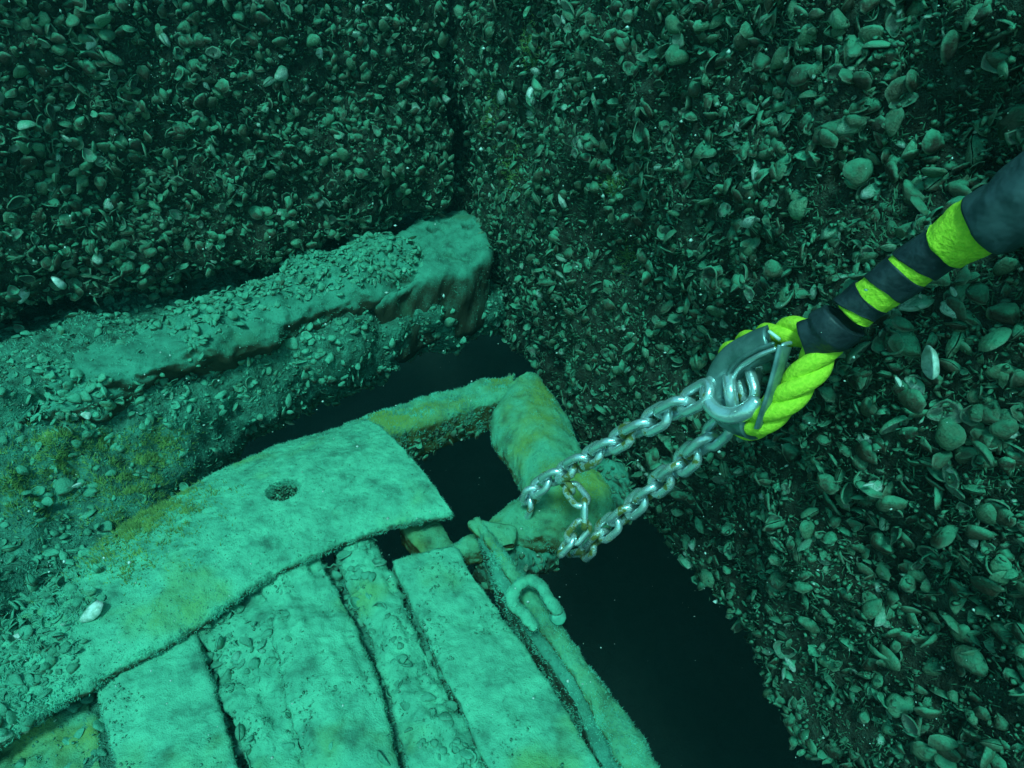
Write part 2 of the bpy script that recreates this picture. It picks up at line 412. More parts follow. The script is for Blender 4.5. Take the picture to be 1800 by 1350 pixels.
# ------------------------------------------------------------------ the deep bed under everything, and the haze
def box_arr(x0, x1, y0, y1, z0, z1):
    V = np.array([[x, y, z] for x in (x0, x1) for y in (y0, y1) for z in (z0, z1)], float)
    q = [(0, 1, 3, 2), (4, 6, 7, 5), (0, 4, 5, 1), (2, 3, 7, 6), (0, 2, 6, 4), (1, 5, 7, 3)]
    return V, tri_quads(q)
g = np.linspace(-6, 6, 61); X, Y = np.meshgrid(g, g, indexing='ij'); V = np.stack([X, Y, np.full_like(X, -2.3)], -1).reshape(-1, 3)
V[:, 2] += fbm(V, 1.2, 4, 2)*.12
put('ground', V, grid_tris(61, 61), M_MUD, kind='structure', label='dark muddy bed deep below the gap')

# ------------------------------------------------------------------ the two quay walls
SEAM = np.array([-.085, 1.42]); ADIR = np.array([.379, -.925]); BDIR = np.array([-.766, -.643])
def wall(name, start, along, length, ztop, zbot, inward, thick, label, res=.008, bulge=.026, seed=0, tuck=.5):
    n = int(length/res); hz = int((ztop-zbot)/res); hb = int(tuck/(res*2.5))
    s = np.linspace(0, length, n); prof = [(0, z) for z in np.linspace(ztop, zbot, hz)]
    # rounded lower arris, then the underside running back
    prof += [(.03*(1-math.cos(a)), zbot-.03*math.sin(a)) for a in np.linspace(.2, math.pi/2, 6)]
    prof += [(x, zbot-.03) for x in np.linspace(.05, tuck, hb)]
    prof = np.array(prof)
    V = np.zeros((n, len(prof), 3)); V[..., :2] = start+s[:, None, None]*along-prof[None, :, 0, None]*inward; V[..., 2] = prof[None, :, 1]
    V = V.reshape(-1, 3); T = grid_tris(n, len(prof))
    N = vnormals(V, T); mid = V[T[len(T)//4]].mean(0)
    if np.dot(N[len(prof)*5+20, :2], inward) < 0: T = T[:, ::-1]; N = -N
    d = fbm(V, 7, 4, seed)*bulge+fbm(V, 34, 3, seed+1)*.006
    d = d+np.clip((zbot+.22-V[:, 2])/.2, 0, 1)*fbm(V, 10, 3, seed+4)*.026
    V = V+N*d[:, None]
    return V, T
nR = np.array([-.925, -.379]); nL = np.array([.643, -.766])
RV, RT = wall('right', SEAM-ADIR*.45, ADIR, 2.08, .20, -.72, nR, .5, '', seed=3)
LV, LT = wall('left', SEAM+BDIR*.055, BDIR, 1.70, .18, -.45, nL, .5, '', seed=11, bulge=.02)
right_wall = put('quay_wall', RV, RT, M_CRUST, label='tall dark wall face packed with large open mussel shells, behind the yellow rope', category='wall')
left_wall = put('quay_wall', LV, LT, M_CRUST, label='dim mussel covered wall rising behind the silted ledge beam', category='wall')
def add_sky_blocker(parent, start, along, length, inward, t0, z0, z1):  # unseen near-black box added behind the wall to keep skylight out of the void
    a = np.array([*(start-inward*t0)]); L = along*length; B = -inward*3.2
    base = [a, a+L, a+L+B, a+B]; V = [[*p, z] for z in (z0, z1) for p in base]
    q = [(0, 3, 2, 1), (4, 5, 6, 7), (0, 1, 5, 4), (1, 2, 6, 5), (2, 3, 7, 6), (3, 0, 4, 7)]
    put('sky_blocker', V, tri_quads(q), M_MUD, parent, smooth=False)
add_sky_blocker(right_wall, SEAM-ADIR*3.2, ADIR, 4.85, nR, .06, -.735, .19)
add_sky_blocker(left_wall, SEAM+BDIR*.0555, BDIR, 1.65, nL, .07, -.44, .17)

TW = (.40, 35, 88)
def near(margin=220, pw=1.0):
    f = inpix(margin)
    return lambda p, n: f(p, n)/np.maximum(np.abs(proj(p)[2]), .2)**pw
def clumpy(f, seed, fr=16, lo=.25):
    return lambda p, n: f(p, n)*(lo+np.clip(.5+fbm(p, fr, 3, seed)*1.3, 0, 1))
S = merge(scatter(RV, RT, 10500, .006, .019, clumpy(near(), 71), spow=1.5, tilt=TW), scatter(RV, RT, 3000, .015, .0275, clumpy(near(), 72), tilt=(.50, 35, 80), lift=(-.02, .34), spow=1.8))
plant_shells(S, right_wall, 300)
fuzz(RV, RT, 42000, .009, right_wall, mask=near(200, 1.2), mat=M_GROWTH, wid=.10)
flakes(RV, RT, 170, .0015, .0048, right_wall, name='glint_flakes', mask=near(60), mat=M_WHITE, lift=2.5)  # tiny white flakes imitate glints of light among the shells
flakes(RV, RT, 26000, .002, .008, right_wall, mask=near(220, 1.6), lift=1.6)
S = merge(scatter(LV, LT, 6500, .009, .024, clumpy(near(), 73), spow=1.5, tilt=TW), scatter(LV, LT, 900, .020, .030, near(), tilt=(.6, 30, 70), lift=(.05, .35)))
plant_shells(S, left_wall, 300)
fuzz(LV, LT, 20000, .009, left_wall, mask=near(200), mat=M_GROWTH, wid=.10)
flakes(LV, LT, 90, .0015, .005, left_wall, name='glint_flakes', mask=near(60), mat=M_WHITE, lift=2.5)  # white flakes set in as glints here too
flakes(LV, LT, 10000, .003, .009, left_wall, mask=near(), lift=1.2)

# ------------------------------------------------------------------ the ledge: crusted bank between wall and steelwork
rows = [  # far to near; every entry (px, py, z), columns run left to right
    [(-420, 560, -.56), (0, 520, -.56), (200, 485, -.57), (400, 440, -.58), (620, 380, -.59), (860, 330, -.60)],
    [(-420, 700, -.49), (0, 655, -.50), (200, 600, -.51), (400, 545, -.53), (620, 480, -.55), (870, 430, -.62)],
    [(-420, 800, -.51), (0, 745, -.53), (200, 690, -.55), (400, 630, -.565), (640, 560, -.58), (880, 500, -.63)],
    [(-420, 960, -.55), (0, 880, -.57), (190, 800, -.60), (400, 715, -.62), (620, 640, -.645), (880, 540, -.67)],
    [(-420, 1180, -.58), (0, 1040, -.60), (170, 930, -.63), (380, 800, -.68), (600, 690, -.72), (885, 570, -.75)],
    [(-420, 1420, -.62), (0, 1230, -.64), (160, 1080, -.68), (400, 850, -.74), (590, 680, -.80), (885, 555, -.84)],
]
ctrl = np.array([[P(*c) for c in r] for r in rows])
cu = np.stack([resample(r, 240) for r in ctrl]); ED = np.stack([resample(cu[:, i], 110) for i in range(240)], 1)
EV = ED.reshape(-1, 3); ET = grid_tris(110, 240)
if vnormals(EV, ET)[:, 2].mean() < 0: ET = ET[:, ::-1]
N = vnormals(EV, ET); EV = EV+N*(fbm(EV, 11, 4, 5)*.024+fbm(EV, 60, 3, 6)*.004)[:, None]
# a silted ridge and knobs standing on it
def knob(V, px, py, z, r, h):
    c = P(px, py, z); d2 = ((V[:, :2]-c[:2])**2).sum(1)/r**2; V[:, 2] += h*np.exp(-d2*1.5)
for k in ((500, 605, -.59, .035, .035), (545, 635, -.62, .03, .025), (470, 660, -.62, .035, .03), (430, 705, -.64, .04, .03), (240, 720, -.57, .05, .02), (150, 800, -.58, .05, .02), (350, 800, -.66, .04, .03)): knob(EV, *k)
ledge = put('rock_ledge', EV, ET, M_BANK, label='silted rock ledge heaped with small mussels between far wall and steel plate', category='ledge')
def ledge_mask(p, n):
    px, py, d = proj(p); w = inpix()(p, n)
    smooth = ((px-690)/70)**2+((py-470)/110)**2 < 1
    band = np.exp(-((py-(640-.42*(px-300)))/45)**2)*(px > 150)*(px < 860)
    return w*np.where(smooth, .3, 1)*(.35+.9*(fbm(p, 22, 2, 31) > -.15)+2.2*band)
S = merge(scatter(EV, ET, 6500, .006, .019, ledge_mask, spow=1.5, lift=(-.1, .25)), scatter(EV, ET, 260, .018, .027, ledge_mask))
plant_shells(S, ledge, 260, silted=True)
flakes(EV, ET, 9000, .003, .008, ledge, mask=inpix())
fuzz(EV, ET, 22000, .005, ledge, mask=inpix())

# ------------------------------------------------------------------ the silted timber on the ledge and the stone block at its end
C = [P(70, 672, -.515), P(230, 628, -.515), P(420, 566, -.53), P(560, 515, -.54), P(720, 455, -.545)]
V, T = tube(C, [.046, .074, .078, .100, .085], 170, 80, squash=.95)
ax_ = np.stack([np.interp(V[:, 0], [c[0] for c in C], [c[q] for c in C]) for q in (2,)], -1)[:, 0]
ay_ = np.interp(V[:, 0], [c[0] for c in C], [c[1] for c in C])
low = V[:, 2] < ax_-.004; V[low, 1] = ay_[low]+np.sign(V[low, 1]-ay_[low])*np.maximum(np.abs(V[low, 1]-ay_[low]), .078)   # spreads into the silt at its foot
V[:, 2] = ax_+(V[:, 2]-ax_)*.62-.006; 
V = rough(V, T, .020, 15, 4, 4); N = vnormals(V, T)
# long splits of decayed wood along the grain
gdir = np.array([.766, .643, .05]); al = V@gdir; cr_ = V@np.array([-.643, .766, 0]); gr = vnoise(np.stack([al*9, cr_*150, V[:, 2]*150], -1), 9)
V = V+N*(gr*.0022)[:, None]
timber = put('sunken_timber', V, T, M_SILT2, label='decayed rounded timber under silt lying along the foot of the far wall', category='timber')
def tm(p, n):
    px, py, d = proj(p); w = (n[:, 2] > -.2)*1.0
    bare = (((px-230)/115)**2+((py-625)/48)**2 < 1) | (((px-520)/170)**2+((py-(570-.3*(px-520)))/42)**2 < 1)
    return w*np.where(bare, .02, 1)
S = scatter(V, T, 2300, .007, .020, tm, lift=(-.05, .3)); plant_shells(S, timber, 70, silted=True)
fuzz(V, T, 9000, .004, timber, mask=lambda p, n: (n[:, 2] > 0)*1.0)
# block
_unused = [P(715, 405, -.505), P(690, 470, -.535), P(668, 560, -.60)]
def block():
    top = [(672, 418, -.505), (800, 362, -.500), (852, 408, -.512), (848, 462, -.53), (745, 494, -.535), (655, 520, -.54)]
    n = 46; ctr = np.mean([P(*t) for t in top], 0)
    ang = np.linspace(0, 1, n*3, endpoint=False); ring = resample([P(*t) for t in top]+[P(*top[0])], n*4+1)[:-1]
    loops = []
    for s, dz in (*[(float(a), .006*(1-float(a))) for a in np.linspace(.01, .92, 44)], (.96, -.003), (1, -.010), (1.01, -.02), (1.0, -.035), (.99, -.05), (.97, -.07), (.96, -.09), (.95, -.12), (.95, -.14), (.95, -.15)):
        q = ctr+(ring-ctr)*s; q[:, 2] += dz; loops.append(q)
    return loft(np.array(loops))
V, T = block(); V = rough(V, T, .015, 15, 4, 8, .0006); V = rough(V, T, .002, 80, 3, 9)
for px, py in ((762, 399), (823, 395)):       # two bored holes
    c = P(px, py, -.503); d = np.linalg.norm(V[:, :2]-c[:2], axis=1); V[:, 2] -= .040*np.exp(-(d/.0135)**6)
stone = put('stone_block', V, T, M_SILT2, label='pale silted stone block with two bored holes in the wall corner', category='stone')
fuzz(V, T, 4000, .003, stone, mask=lambda p, n: (n[:, 2] > 0)*1.0)
# silt apron running down the block's near side
V, T = tube([P(722, 452, -.540), P(705, 493, -.556), P(695, 525, -.580), P(692, 555, -.605), P(708, 582, -.63)], [.020, .034, .038, .038, .018], 70, 40, squash=.8)
V = rough(V, T, .005, 26, 4, 12, .001)
put('silt_apron', V, T, M_SILT2, stone)

# ------------------------------------------------------------------ the silted steel frame
o = empty('steel_frame', tuple(P(600, 950, -.64)), label='silt coated steel frame with wide curved cover plate, square opening and parallel beams', category='frame')
frame = o
# cover plate
n_, m_ = 330, 250
V, T = slab([(640, 735, -.645), (500, 778, -.645), (350, 845, -.645), (140, 975, -.645), (-60, 1110, -.645), (-400, 1350, -.645)],
            [(795, 900, -.625), (665, 928, -.625), (500, 995, -.625), (340, 1098, -.625), (170, 1198, -.625), (-150, 1400, -.625)], .014, n_, m_, .005, .028, 2.0)
hole = P(497, 858, -.606); d = np.linalg.norm(V[:, :2]-hole[:2], axis=1)
V = rough(V, T, .0020, 14, 3, 1); V = rough(V, T, .0016, 110, 3, 2)
V[:, 2] -= .014*np.clip((.0225-d)/.003, 0, 1)
# ragged front lip
px, py, dd = proj(V)
plate = put('cover_plate', V, T, M_SILT, frame)
edge = lambda p, n: (np.abs(n[:, 2]) < .8)*1.0
fuzz(V, T, 14000, .0036, plate, mask=lambda p, n: ((n[:, 2] < .75) & (n[:, 2] > -.6))*1.0)
fuzz(V, T, 14000, .0015, plate, mask=lambda p, n: (n[:, 2] > .3)*1.0, wid=.4, name='silt_fluff')
flakes(V, T, 3000, .0009, .0028, plate, mask=lambda p, n: (n[:, 2] > .3)*1.0, mat=M_SHELL_SILT)
hm = lambda p, n: (np.linalg.norm(p[:, :2]-hole[:2], axis=1) < .019)*1.0*(n[:, 2] > 0)
flakes(V, T, 260, .003, .008, plate, mask=hm, name='shell_plug', lift=.6)
# silt-covered shells lying on the plate by its rubble end
def rub(p, n):
    px, py, d = proj(p); e = (py-(1040-.28*px))/1.0
    return (n[:, 2] > .3)*np.clip((175-px+fbm(p, 30, 2, 3)*70)/120, 0, 1)*(px > -250)
fuzz(V, T, 9000, .006, plate, name='silt_fluff', mask=rub)
S = scatter(V, T, 1100, .006, .020, rub, tilt=(.35, 30, 85), lift=(-.2, .25)); S['v'] = S['v'] % 5; plant_shells(S, plate, 60, silted=True)
fuzz(V, T, 2600, .006, plate, name='algae_tuft', mat=M_ALGAE, wid=.12, mask=lambda p, n: (n[:, 2] > .2)*(np.exp(-(((proj(p)[0]-190)/90)**2+((proj(p)[1]-960)/45)**2))+.6*np.exp(-(((proj(p)[0]-330)/60)**2+((proj(p)[1]-880)/25)**2))))
fuzz(V, T, 3000, .008, plate, name='algae_tuft', mat=M_ALGAE, wid=.07,
     mask=lambda p, n: (n[:, 2] > .2)*np.exp(-(((proj(p)[0]-235)/60)**2+((proj(p)[1]-905)/32)**2)))

# rail at the back of the opening
V, T = slab([(600, 742, -.66), (760, 692, -.66), (905, 652, -.66)], [(655, 772, -.655), (790, 728, -.655), (905, 690, -.655)], .075, 120, 90, .012, .004)
V = rough(V, T, .004, 22, 4, 21, .0008)
rail = put('side_rail', V, T, M_RUSTY, frame)
fuzz(V, T, 9000, .0045, rail, mask=lambda p, n: (n[:, 2] > -.1)*1.0)
S = scatter(V, T, 320, .008, .018, lambda p, n: ((n[:, 2] < .2) & (n[:, 2] > -.8))*1.0, tilt=(.7, 25, 60)); plant_shells(S, rail, 60)
# half-round collar closing the opening on the far right
V, T = slab([(885, 690, -.668), (862, 738, -.668), (893, 805, -.668), (945, 892, -.668)], [(955, 668, -.675), (990, 712, -.675), (1022, 782, -.675), (1046, 850, -.675)], .04, 110, 110, .016, .030)
V = rough(V, T, .005, 16, 4, 31, .0008); V = rough(V, T, .0018, 85, 3, 32)
collar = put('collar', V, T, M_RUSTY, frame)
fuzz(V, T, 6000, .0026, collar, mask=lambda p, n: (n[:, 2] > -.2)*1.0)
# shaft across the front of the opening: thin neck, thick drum
V, T = tube([P(775, 985, -.665), P(850, 958, -.665), P(900, 935, -.665), P(965, 910, -.655), P(1066, 868, -.655)], [.014, .018, .040, .052, .052], 120, 70)
V = rough(V, T, .0045, 24, 4, 41, .0008); V = rough(V, T, .0016, 90, 3, 42)
shaft = put('shaft', V, T, M_RUSTY, frame)
fuzz(V, T, 5000, .0026, shaft, mask=lambda p, n: (n[:, 2] > -.4)*1.0)
V, T = tube([P(1050, 866, -.668), P(1075, 853, -.668), P(1098, 843, -.668)], [.040, .046, .034], 50, 50)
V = rough(V, T, .008, 28, 4, 45, .001)
cap = put('shaft_end', V, T, M_SILT2, frame); S = scatter(V, T, 110, .007, .015); join_shells(S, cap)
V, T = tube([P(838, 985, -.70), P(890, 990, -.70), P(945, 975, -.70), P(985, 965, -.71)], [.020, .032, .034, .02], 70, 50)
V = rough(V, T, .014, 26, 4, 46, .001); V = rough(V, T, .003, 90, 3, 47)
lump = put('rust_crust', V, T, M_SILT2, frame); S = scatter(V, T, 260, .006, .014); join_shells(S, lump)
# post between plate lip and shaft
V, T = slab([(700, 920, -.66), (760, 1000, -.66)], [(770, 905, -.66), (812, 975, -.66)], .05, 60, 60, .008)
V = rough(V, T, .004, 25, 4, 44, .0008); put('short_web', V, T, M_RUSTY, frame)

def beam(left, right, th, seed, crown=.002, amp=.004, mat=None, r=.005, fz=6000, shells=0):
    V, T = slab(left, right, th, 170, 110, r, crown); V = rough(V, T, amp, 20, 4, seed); V = rough(V, T, .0016, 95, 3, seed+1)
    gd = np.array([.512, -.859, 0]); gx = np.array([.859, .512, 0]); V = V+vnormals(V, T)*(vnoise(np.stack([V@gd*14, V@gx*130, V[:, 2]*60], -1), seed)*(.0018 if shells else .0007))[:, None]
    b = put('beam', V, T, mat or M_SILT, frame)
    fuzz(V, T, fz, .0032, b, mask=lambda p, n: ((n[:, 2] > -.4) & (n[:, 2] < .8))*1.0)
    flakes(V, T, 900, .001, .0045, b, mask=lambda p, n: (n[:, 2] > 0)*(fbm(p, 30, 2, seed+9) > .1)*1.0, mat=M_SHELL_SILT)
    if shells:
        S = scatter(V, T, shells, .008, .022, lambda p, n: (n[:, 2] > -.2)*(.15+(fbm(p, 26, 2, seed+5) > .15))*1.0, lift=(-.2, .2)); plant_shells(S, b, min(shells, 40), silted=True)
    return b
beam([(160, 1195, -.640), (187, 1290, -.642), (215, 1430, -.645)], [(340, 1092, -.640), (380, 1220, -.642), (447, 1430, -.645)], .05, 51, amp=.003)
beam([(343, 1085, -.648), (386, 1220, -.652), (453, 1430, -.655)], [(462, 1010, -.650), (512, 1180, -.655), (560, 1430, -.660)], .04, 55, amp=.009, shells=170)
beam([(452, 1015, -.641), (492, 1160, -.645), (545, 1420, -.650)], [(560, 965, -.643), (645, 1150, -.648), (728, 1420, -.655)], .05, 59, crown=.006, amp=.005, shells=30)
beam([(580, 955, -.655), (652, 1130, -.658), (740, 1420, -.664)], [(640, 945, -.658), (772, 1180, -.660), (880, 1420, -.664)], .04, 63, crown=.006, amp=.010, shells=190)
beam([(690, 985, -.640), (762, 1140, -.645), (890, 1420, -.650)], [(802, 962, -.645), (932, 1150, -.650), (1112, 1430, -.652)], .05, 67, fz=9000, amp=.003)
beam([(-260, 1480, -.66), (-300, 1700, -.66)], [(155, 1215, -.665), (205, 1480, -.665)], .04, 71, amp=.01, mat=M_RUSTY, shells=60)
# silt packed between and under the beams
V, T = slab([(490, 985, -.664), (330, 1090, -.664), (100, 1240, -.668), (-500, 1650, -.675)], [(690, 1015, -.668), (835, 1185, -.668), (960, 1330, -.670), (1150, 1750, -.675)], .03, 170, 170, .02)
V = rough(V, T, .006, 26, 4, 77)
bed = put('packed_silt', V, T, M_BANK, frame); S = scatter(V, T, 1500, .006, .018, inpix(100)); plant_shells(S, bed, 60, silted=True)
flakes(V, T, 5000, .003, .008, bed, mask=inpix(50))

# ------------------------------------------------------------------ angle bar beside the gap, small shackle hung on it
bar = empty('angle_bar', tuple(P(1000, 1150, -.63)), label='long rusty angle bar edging the dark gap, small shackle round it', category='bar')
V, T = slab([(828, 912, -.612), (905, 1035, -.618), (1010, 1190, -.625), (1115, 1400, -.63)], [(850, 915, -.615), (935, 1025, -.622), (1050, 1185, -.63), (1195, 1400, -.635)], .012, 150, 50, .005, .006)
V = rough(V, T, .004, 22, 4, 81); V = rough(V, T, .0014, 100, 3, 82); a1 = put('flange', V, T, M_RUSTY, bar)
fuzz(V, T, 8000, .0032, a1)
V, T = slab([(834, 925, -.622), (895, 1060, -.63), (985, 1200, -.64), (1080, 1400, -.65)], [(852, 925, -.622), (920, 1045, -.63), (1020, 1190, -.64), (1130, 1400, -.65)], .045, 130, 50, .005)
V = rough(V, T, .005, 22, 4, 85, .001); a2 = put('web', V, T, M_SILT2, bar); fuzz(V, T, 5000, .004, a2)
V, T = slab([(822, 915, -.612), (862, 965, -.625)], [(905, 925, -.625), (905, 955, -.63)], .012, 50, 50, .005); V = rough(V, T, .004, 30, 4, 87)
put('gusset', V, T, M_RUSTY, bar)
sh = empty('small_shackle', tuple(P(930, 1050, -.6)), label='small silted open shackle straddling the rusty angle bar', category='shackle')
zz = -.592
V, T = tube([P(984, 1082, zz-.012), P(967, 1056, zz-.004), P(952, 1032, zz), P(928, 1021, zz), P(906, 1036, zz), P(903, 1060, zz-.002), P(922, 1083, zz-.01), P(944, 1108, zz-.02)], .0068, 90, 18)
V = rough(V, T, .0018, 70, 3, 91, .0005); bw = put('bow', V, T, M_SILT, sh); fuzz(V, T, 1500, .0022, bw)
V, T = tube([P(976, 1076, zz-.018), P(984, 1092, zz-.014)], .0085, 16, 14); put('shackle_eye', rough(V, T, .001, 90), T, M_FUZZ, sh)

# ------------------------------------------------------------------ chain
def link_mesh(pitch=.0295, d=.0090, w=.0205):
    a = (pitch+d)/2-w/2; b = w/2; pts = []
    for t in np.linspace(-90, 90, 13): pts.append((a+b*math.cos(math.radians(t)), b*math.sin(math.radians(t)), 0))
    for t in np.linspace(90, 270, 13): pts.append((-a+b*math.cos(math.radians(t)), b*math.sin(math.radians(t)), 0))
    C = np.array(pts); n = len(C); t = np.roll(C, -1, 0)-np.roll(C, 1, 0); t /= np.linalg.norm(t, axis=1, keepdims=True)
    u = np.tile([0, 0, 1.0], (n, 1)); w_ = np.cross(t, u); m = 12; A = np.linspace(0, 2*np.pi, m, endpoint=False)
    L = C[:, None]+d/2*(np.cos(A)[None, :, None]*u[:, None]+np.sin(A)[None, :, None]*w_[:, None])
    L = np.vstack([L, L[:1]]); V = L[:-1].reshape(-1, 3); T = grid_tris(n+1, m, True) % (n*m)
    a_, b_, c_ = V[T[:, 0]], V[T[:, 1]], V[T[:, 2]]
    if np.einsum('ij,ij->', a_, np.cross(b_-a_, c_-a_)) < 0: T = T[:, ::-1]
    return mesh_np('link', V, T, M_CHAIN)
LINK = link_mesh()
chain = empty('chain', tuple(Dp(1150, 760, .62)), label='galvanised chain with rust stains looped round the steel shaft', category='chain')
def lay(pts, roll0, pitch=.0295, scale=1.0, wob=9):
    C = resample(pts, 500); L = np.concatenate([[0], np.cumsum(np.linalg.norm(np.diff(C, axis=0), axis=1))])
    k = int(L[-1]//(pitch*scale)); t, u, w = frames(C)
    for i in range(k+1):
        s = i*pitch*scale; c = np.array([np.interp(s, L, C[:, q]) for q in range(3)]); j = min(np.searchsorted(L, s), 499)
        a = math.radians(roll0+(90 if i % 2 else 0)+rng.uniform(-wob, wob)); y = u[j]*math.cos(a)+w[j]*math.sin(a); z = np.cross(t[j], y)
        o = link('link', LINK, chain); l = c-np.array(chain.location)
        o.matrix_local = Matrix([[t[j][r]*scale, y[r]*scale, z[r]*scale, l[r]] for r in range(3)]+[[0, 0, 0, 1]])
lay([Dp(1222, 699, .548), Dp(1170, 727, .585), Dp(1100, 766, .64), Dp(1030, 807, .705), Dp(975, 838, .765), Dp(940, 862, .80), Dp(925, 895, .84)], 35)
lay([Dp(1262, 757, .560), Dp(1216, 800, .60), Dp(1164, 845, .655), Dp(1105, 897, .715), Dp(1055, 940, .755), Dp(1030, 966, .79), Dp(1008, 975, .83)], 75)
lay([Dp(992, 848, .752), Dp(1012, 868, .735), Dp(1026, 892, .725), Dp(1024, 922, .728), Dp(1008, 945, .735), Dp(988, 968, .75)], 20, scale=.85)

# ------------------------------------------------------------------ shackle joining chain and rope eye
sk = empty('bow_shackle', tuple(Dp(1290, 700, .53)), label='bright galvanised bow shackle joining chain ends to the yellow rope eye', category='shackle')
V, T = tube([Dp(1336, 700, .50), Dp(1312, 722, .505), Dp(1285, 731, .515), Dp(1258, 722, .525), Dp(1243, 700, .535), Dp(1247, 676, .545), Dp(1268, 664, .55), Dp(1298, 664, .55), Dp(1322, 672, .55)], [.0065, .0072, .0072, .0068, .0062, .0062, .006, .006, .006], 110, 20)
put('bow', V, T, M_CHAIN, sk)
V, T = tube([Dp(1281, 658, .535), Dp(1284, 688, .525), Dp(1288, 716, .53)], .0056, 30, 18); put('pin', V, T, M_CHAIN, sk)
V, T = tube([Dp(1322, 664, .535), Dp(1338, 668, .53)], .011, 20, 20); put('pin_head', V, T, M_CHAIN, sk)
V, T = tube([Dp(1325, 640, .545), Dp(1331, 655, .54)], [.004, .007], 16, 16); put('nut', V, T, M_CHAIN, sk)
o = link('ring', LINK, sk)
tt = Dp(1322, 704, .52)-Dp(1304, 642, .535); tt /= np.linalg.norm(tt); y = np.cross(tt, ray(1310, 665)); y /= np.linalg.norm(y)
y = y*math.cos(1.0)+np.cross(tt, y)*math.sin(1.0); z = np.cross(tt, y); l = Dp(1312, 672, .528)-np.array(sk.location)
o.matrix_local = Matrix([[tt[r]*.92, y[r]*.92, z[r]*1.05, l[r]] for r in range(3)]+[[0, 0, 0, 1]])

# ------------------------------------------------------------------ rope with eye, tape and sleeve
rope = empty('rope', tuple(Dp(1450, 600, .48)), label='fluorescent yellow three strand rope spliced into an eye, bound with black tape', category='rope')
def strands(pts, r, pitch, n=220, m=14, ph0=0.0, taper=None):
    C = resample(pts, n); t, u, w = frames(C); L = np.concatenate([[0], np.cumsum(np.linalg.norm(np.diff(C, axis=0), axis=1))])
    for k in range(3):
        a = 2*np.pi*(L/pitch+k/3)+ph0; off = .50*r
        S_ = C+off*(np.cos(a)[:, None]*u+np.sin(a)[:, None]*w)
        V, T = tube(S_, r*.56, n, m, endround=False)
        put('strand', V, T, M_ROPE, rope)
# lower leg: out of the tape, down round the thimble and back up behind it
strands([Dp(1452, 605, .475), Dp(1425, 648, .478), Dp(1385, 697, .488), Dp(1345, 733, .505), Dp(1318, 746, .53), Dp(1302, 738, .56)], .0130, .074, 240, ph0=.6)
strands([Dp(1450, 590, .49), Dp(1408, 582, .50), Dp(1368, 590, .515), Dp(1325, 602, .54), Dp(1290, 622, .562), Dp(1272, 655, .575)], .0125, .070, 200, ph0=2.2)
# thimble
th = empty('thimble', tuple(Dp(1310, 660, .53)), label='dull grey steel thimble lining the yellow rope eye', category='thimble')
def channel(pts, width, depth, thick, twist, n=110):
    """a trough swept along a path; twist(s) in degrees turns its open side"""
    C = resample(pts, n); t = np.gradient(C, axis=0); t /= np.linalg.norm(t, axis=1, keepdims=True)
    view = C/np.linalg.norm(C, axis=1, keepdims=True)
    side = np.cross(t, view); side /= np.linalg.norm(side, axis=1, keepdims=True); fr = np.cross(side, t)
    A = np.radians(np.linspace(-100, 100, 17)); outp = [(width*math.sin(a), depth*math.cos(a)) for a in A]; inp = [((width-thick)*math.sin(a), (depth-thick)*math.cos(a)) for a in A[::-1]]
    pr = np.array(outp+inp); loops = []
    for i in range(n):
        a = math.radians(np.interp(i/(n-1), np.linspace(0, 1, len(twist)), twist)); e1 = side[i]*math.cos(a)+fr[i]*math.sin(a); e2 = -side[i]*math.sin(a)+fr[i]*math.cos(a)
        loops.append(C[i]+pr[:, :1]*e1-pr[:, 1:]*e2*1.0)
    return loft(np.array(loops))
V, T = channel([Dp(1362, 600, .500), Dp(1328, 613, .515), Dp(1292, 634, .535), Dp(1270, 668, .55), Dp(1268, 702, .552), Dp(1288, 730, .54), Dp(1325, 745, .515)], .0145, .013, .0022, [10, 10, 0, -10, -20, -40, -60])
put('crescent', V, T, M_THIMBLE, th)
for off_, rr_ in ((0, .0022), (1, .0018)):  # rolled rims; the bright steel one is laid in as a highlight
    q = [Dp(1366, 612, .487), Dp(1330, 627, .50), Dp(1300, 647, .518), Dp(1287, 672, .532), Dp(1284, 700, .536)] if not off_ else [Dp(1362, 603, .486), Dp(1325, 617, .50), Dp(1291, 640, .518), Dp(1276, 668, .533), Dp(1272, 700, .538)]
    V, T = tube(q, rr_, 60, 10); put('rim', V, T, M_CHAIN if not off_ else M_THIMBLE, th)
V, T = channel([Dp(1378, 608, .482), Dp(1366, 650, .485), Dp(1350, 700, .492), Dp(1334, 742, .505)], .012, .0045, .0018, [70, 75, 80, 85])
put('cheek', V, T, M_THIMBLE, th)
V, T = tube([Dp(1350, 581, .488), Dp(1372, 598, .484)], .0014, 14, 10); put('cheek_end', V, T, M_WHITE, th)
V, T = tube([Dp(1372, 622, .478), Dp(1376, 607, .478), Dp(1392, 602, .48)], .0016, 20, 10); put('cheek_end', V, T, M_CHAIN, th)

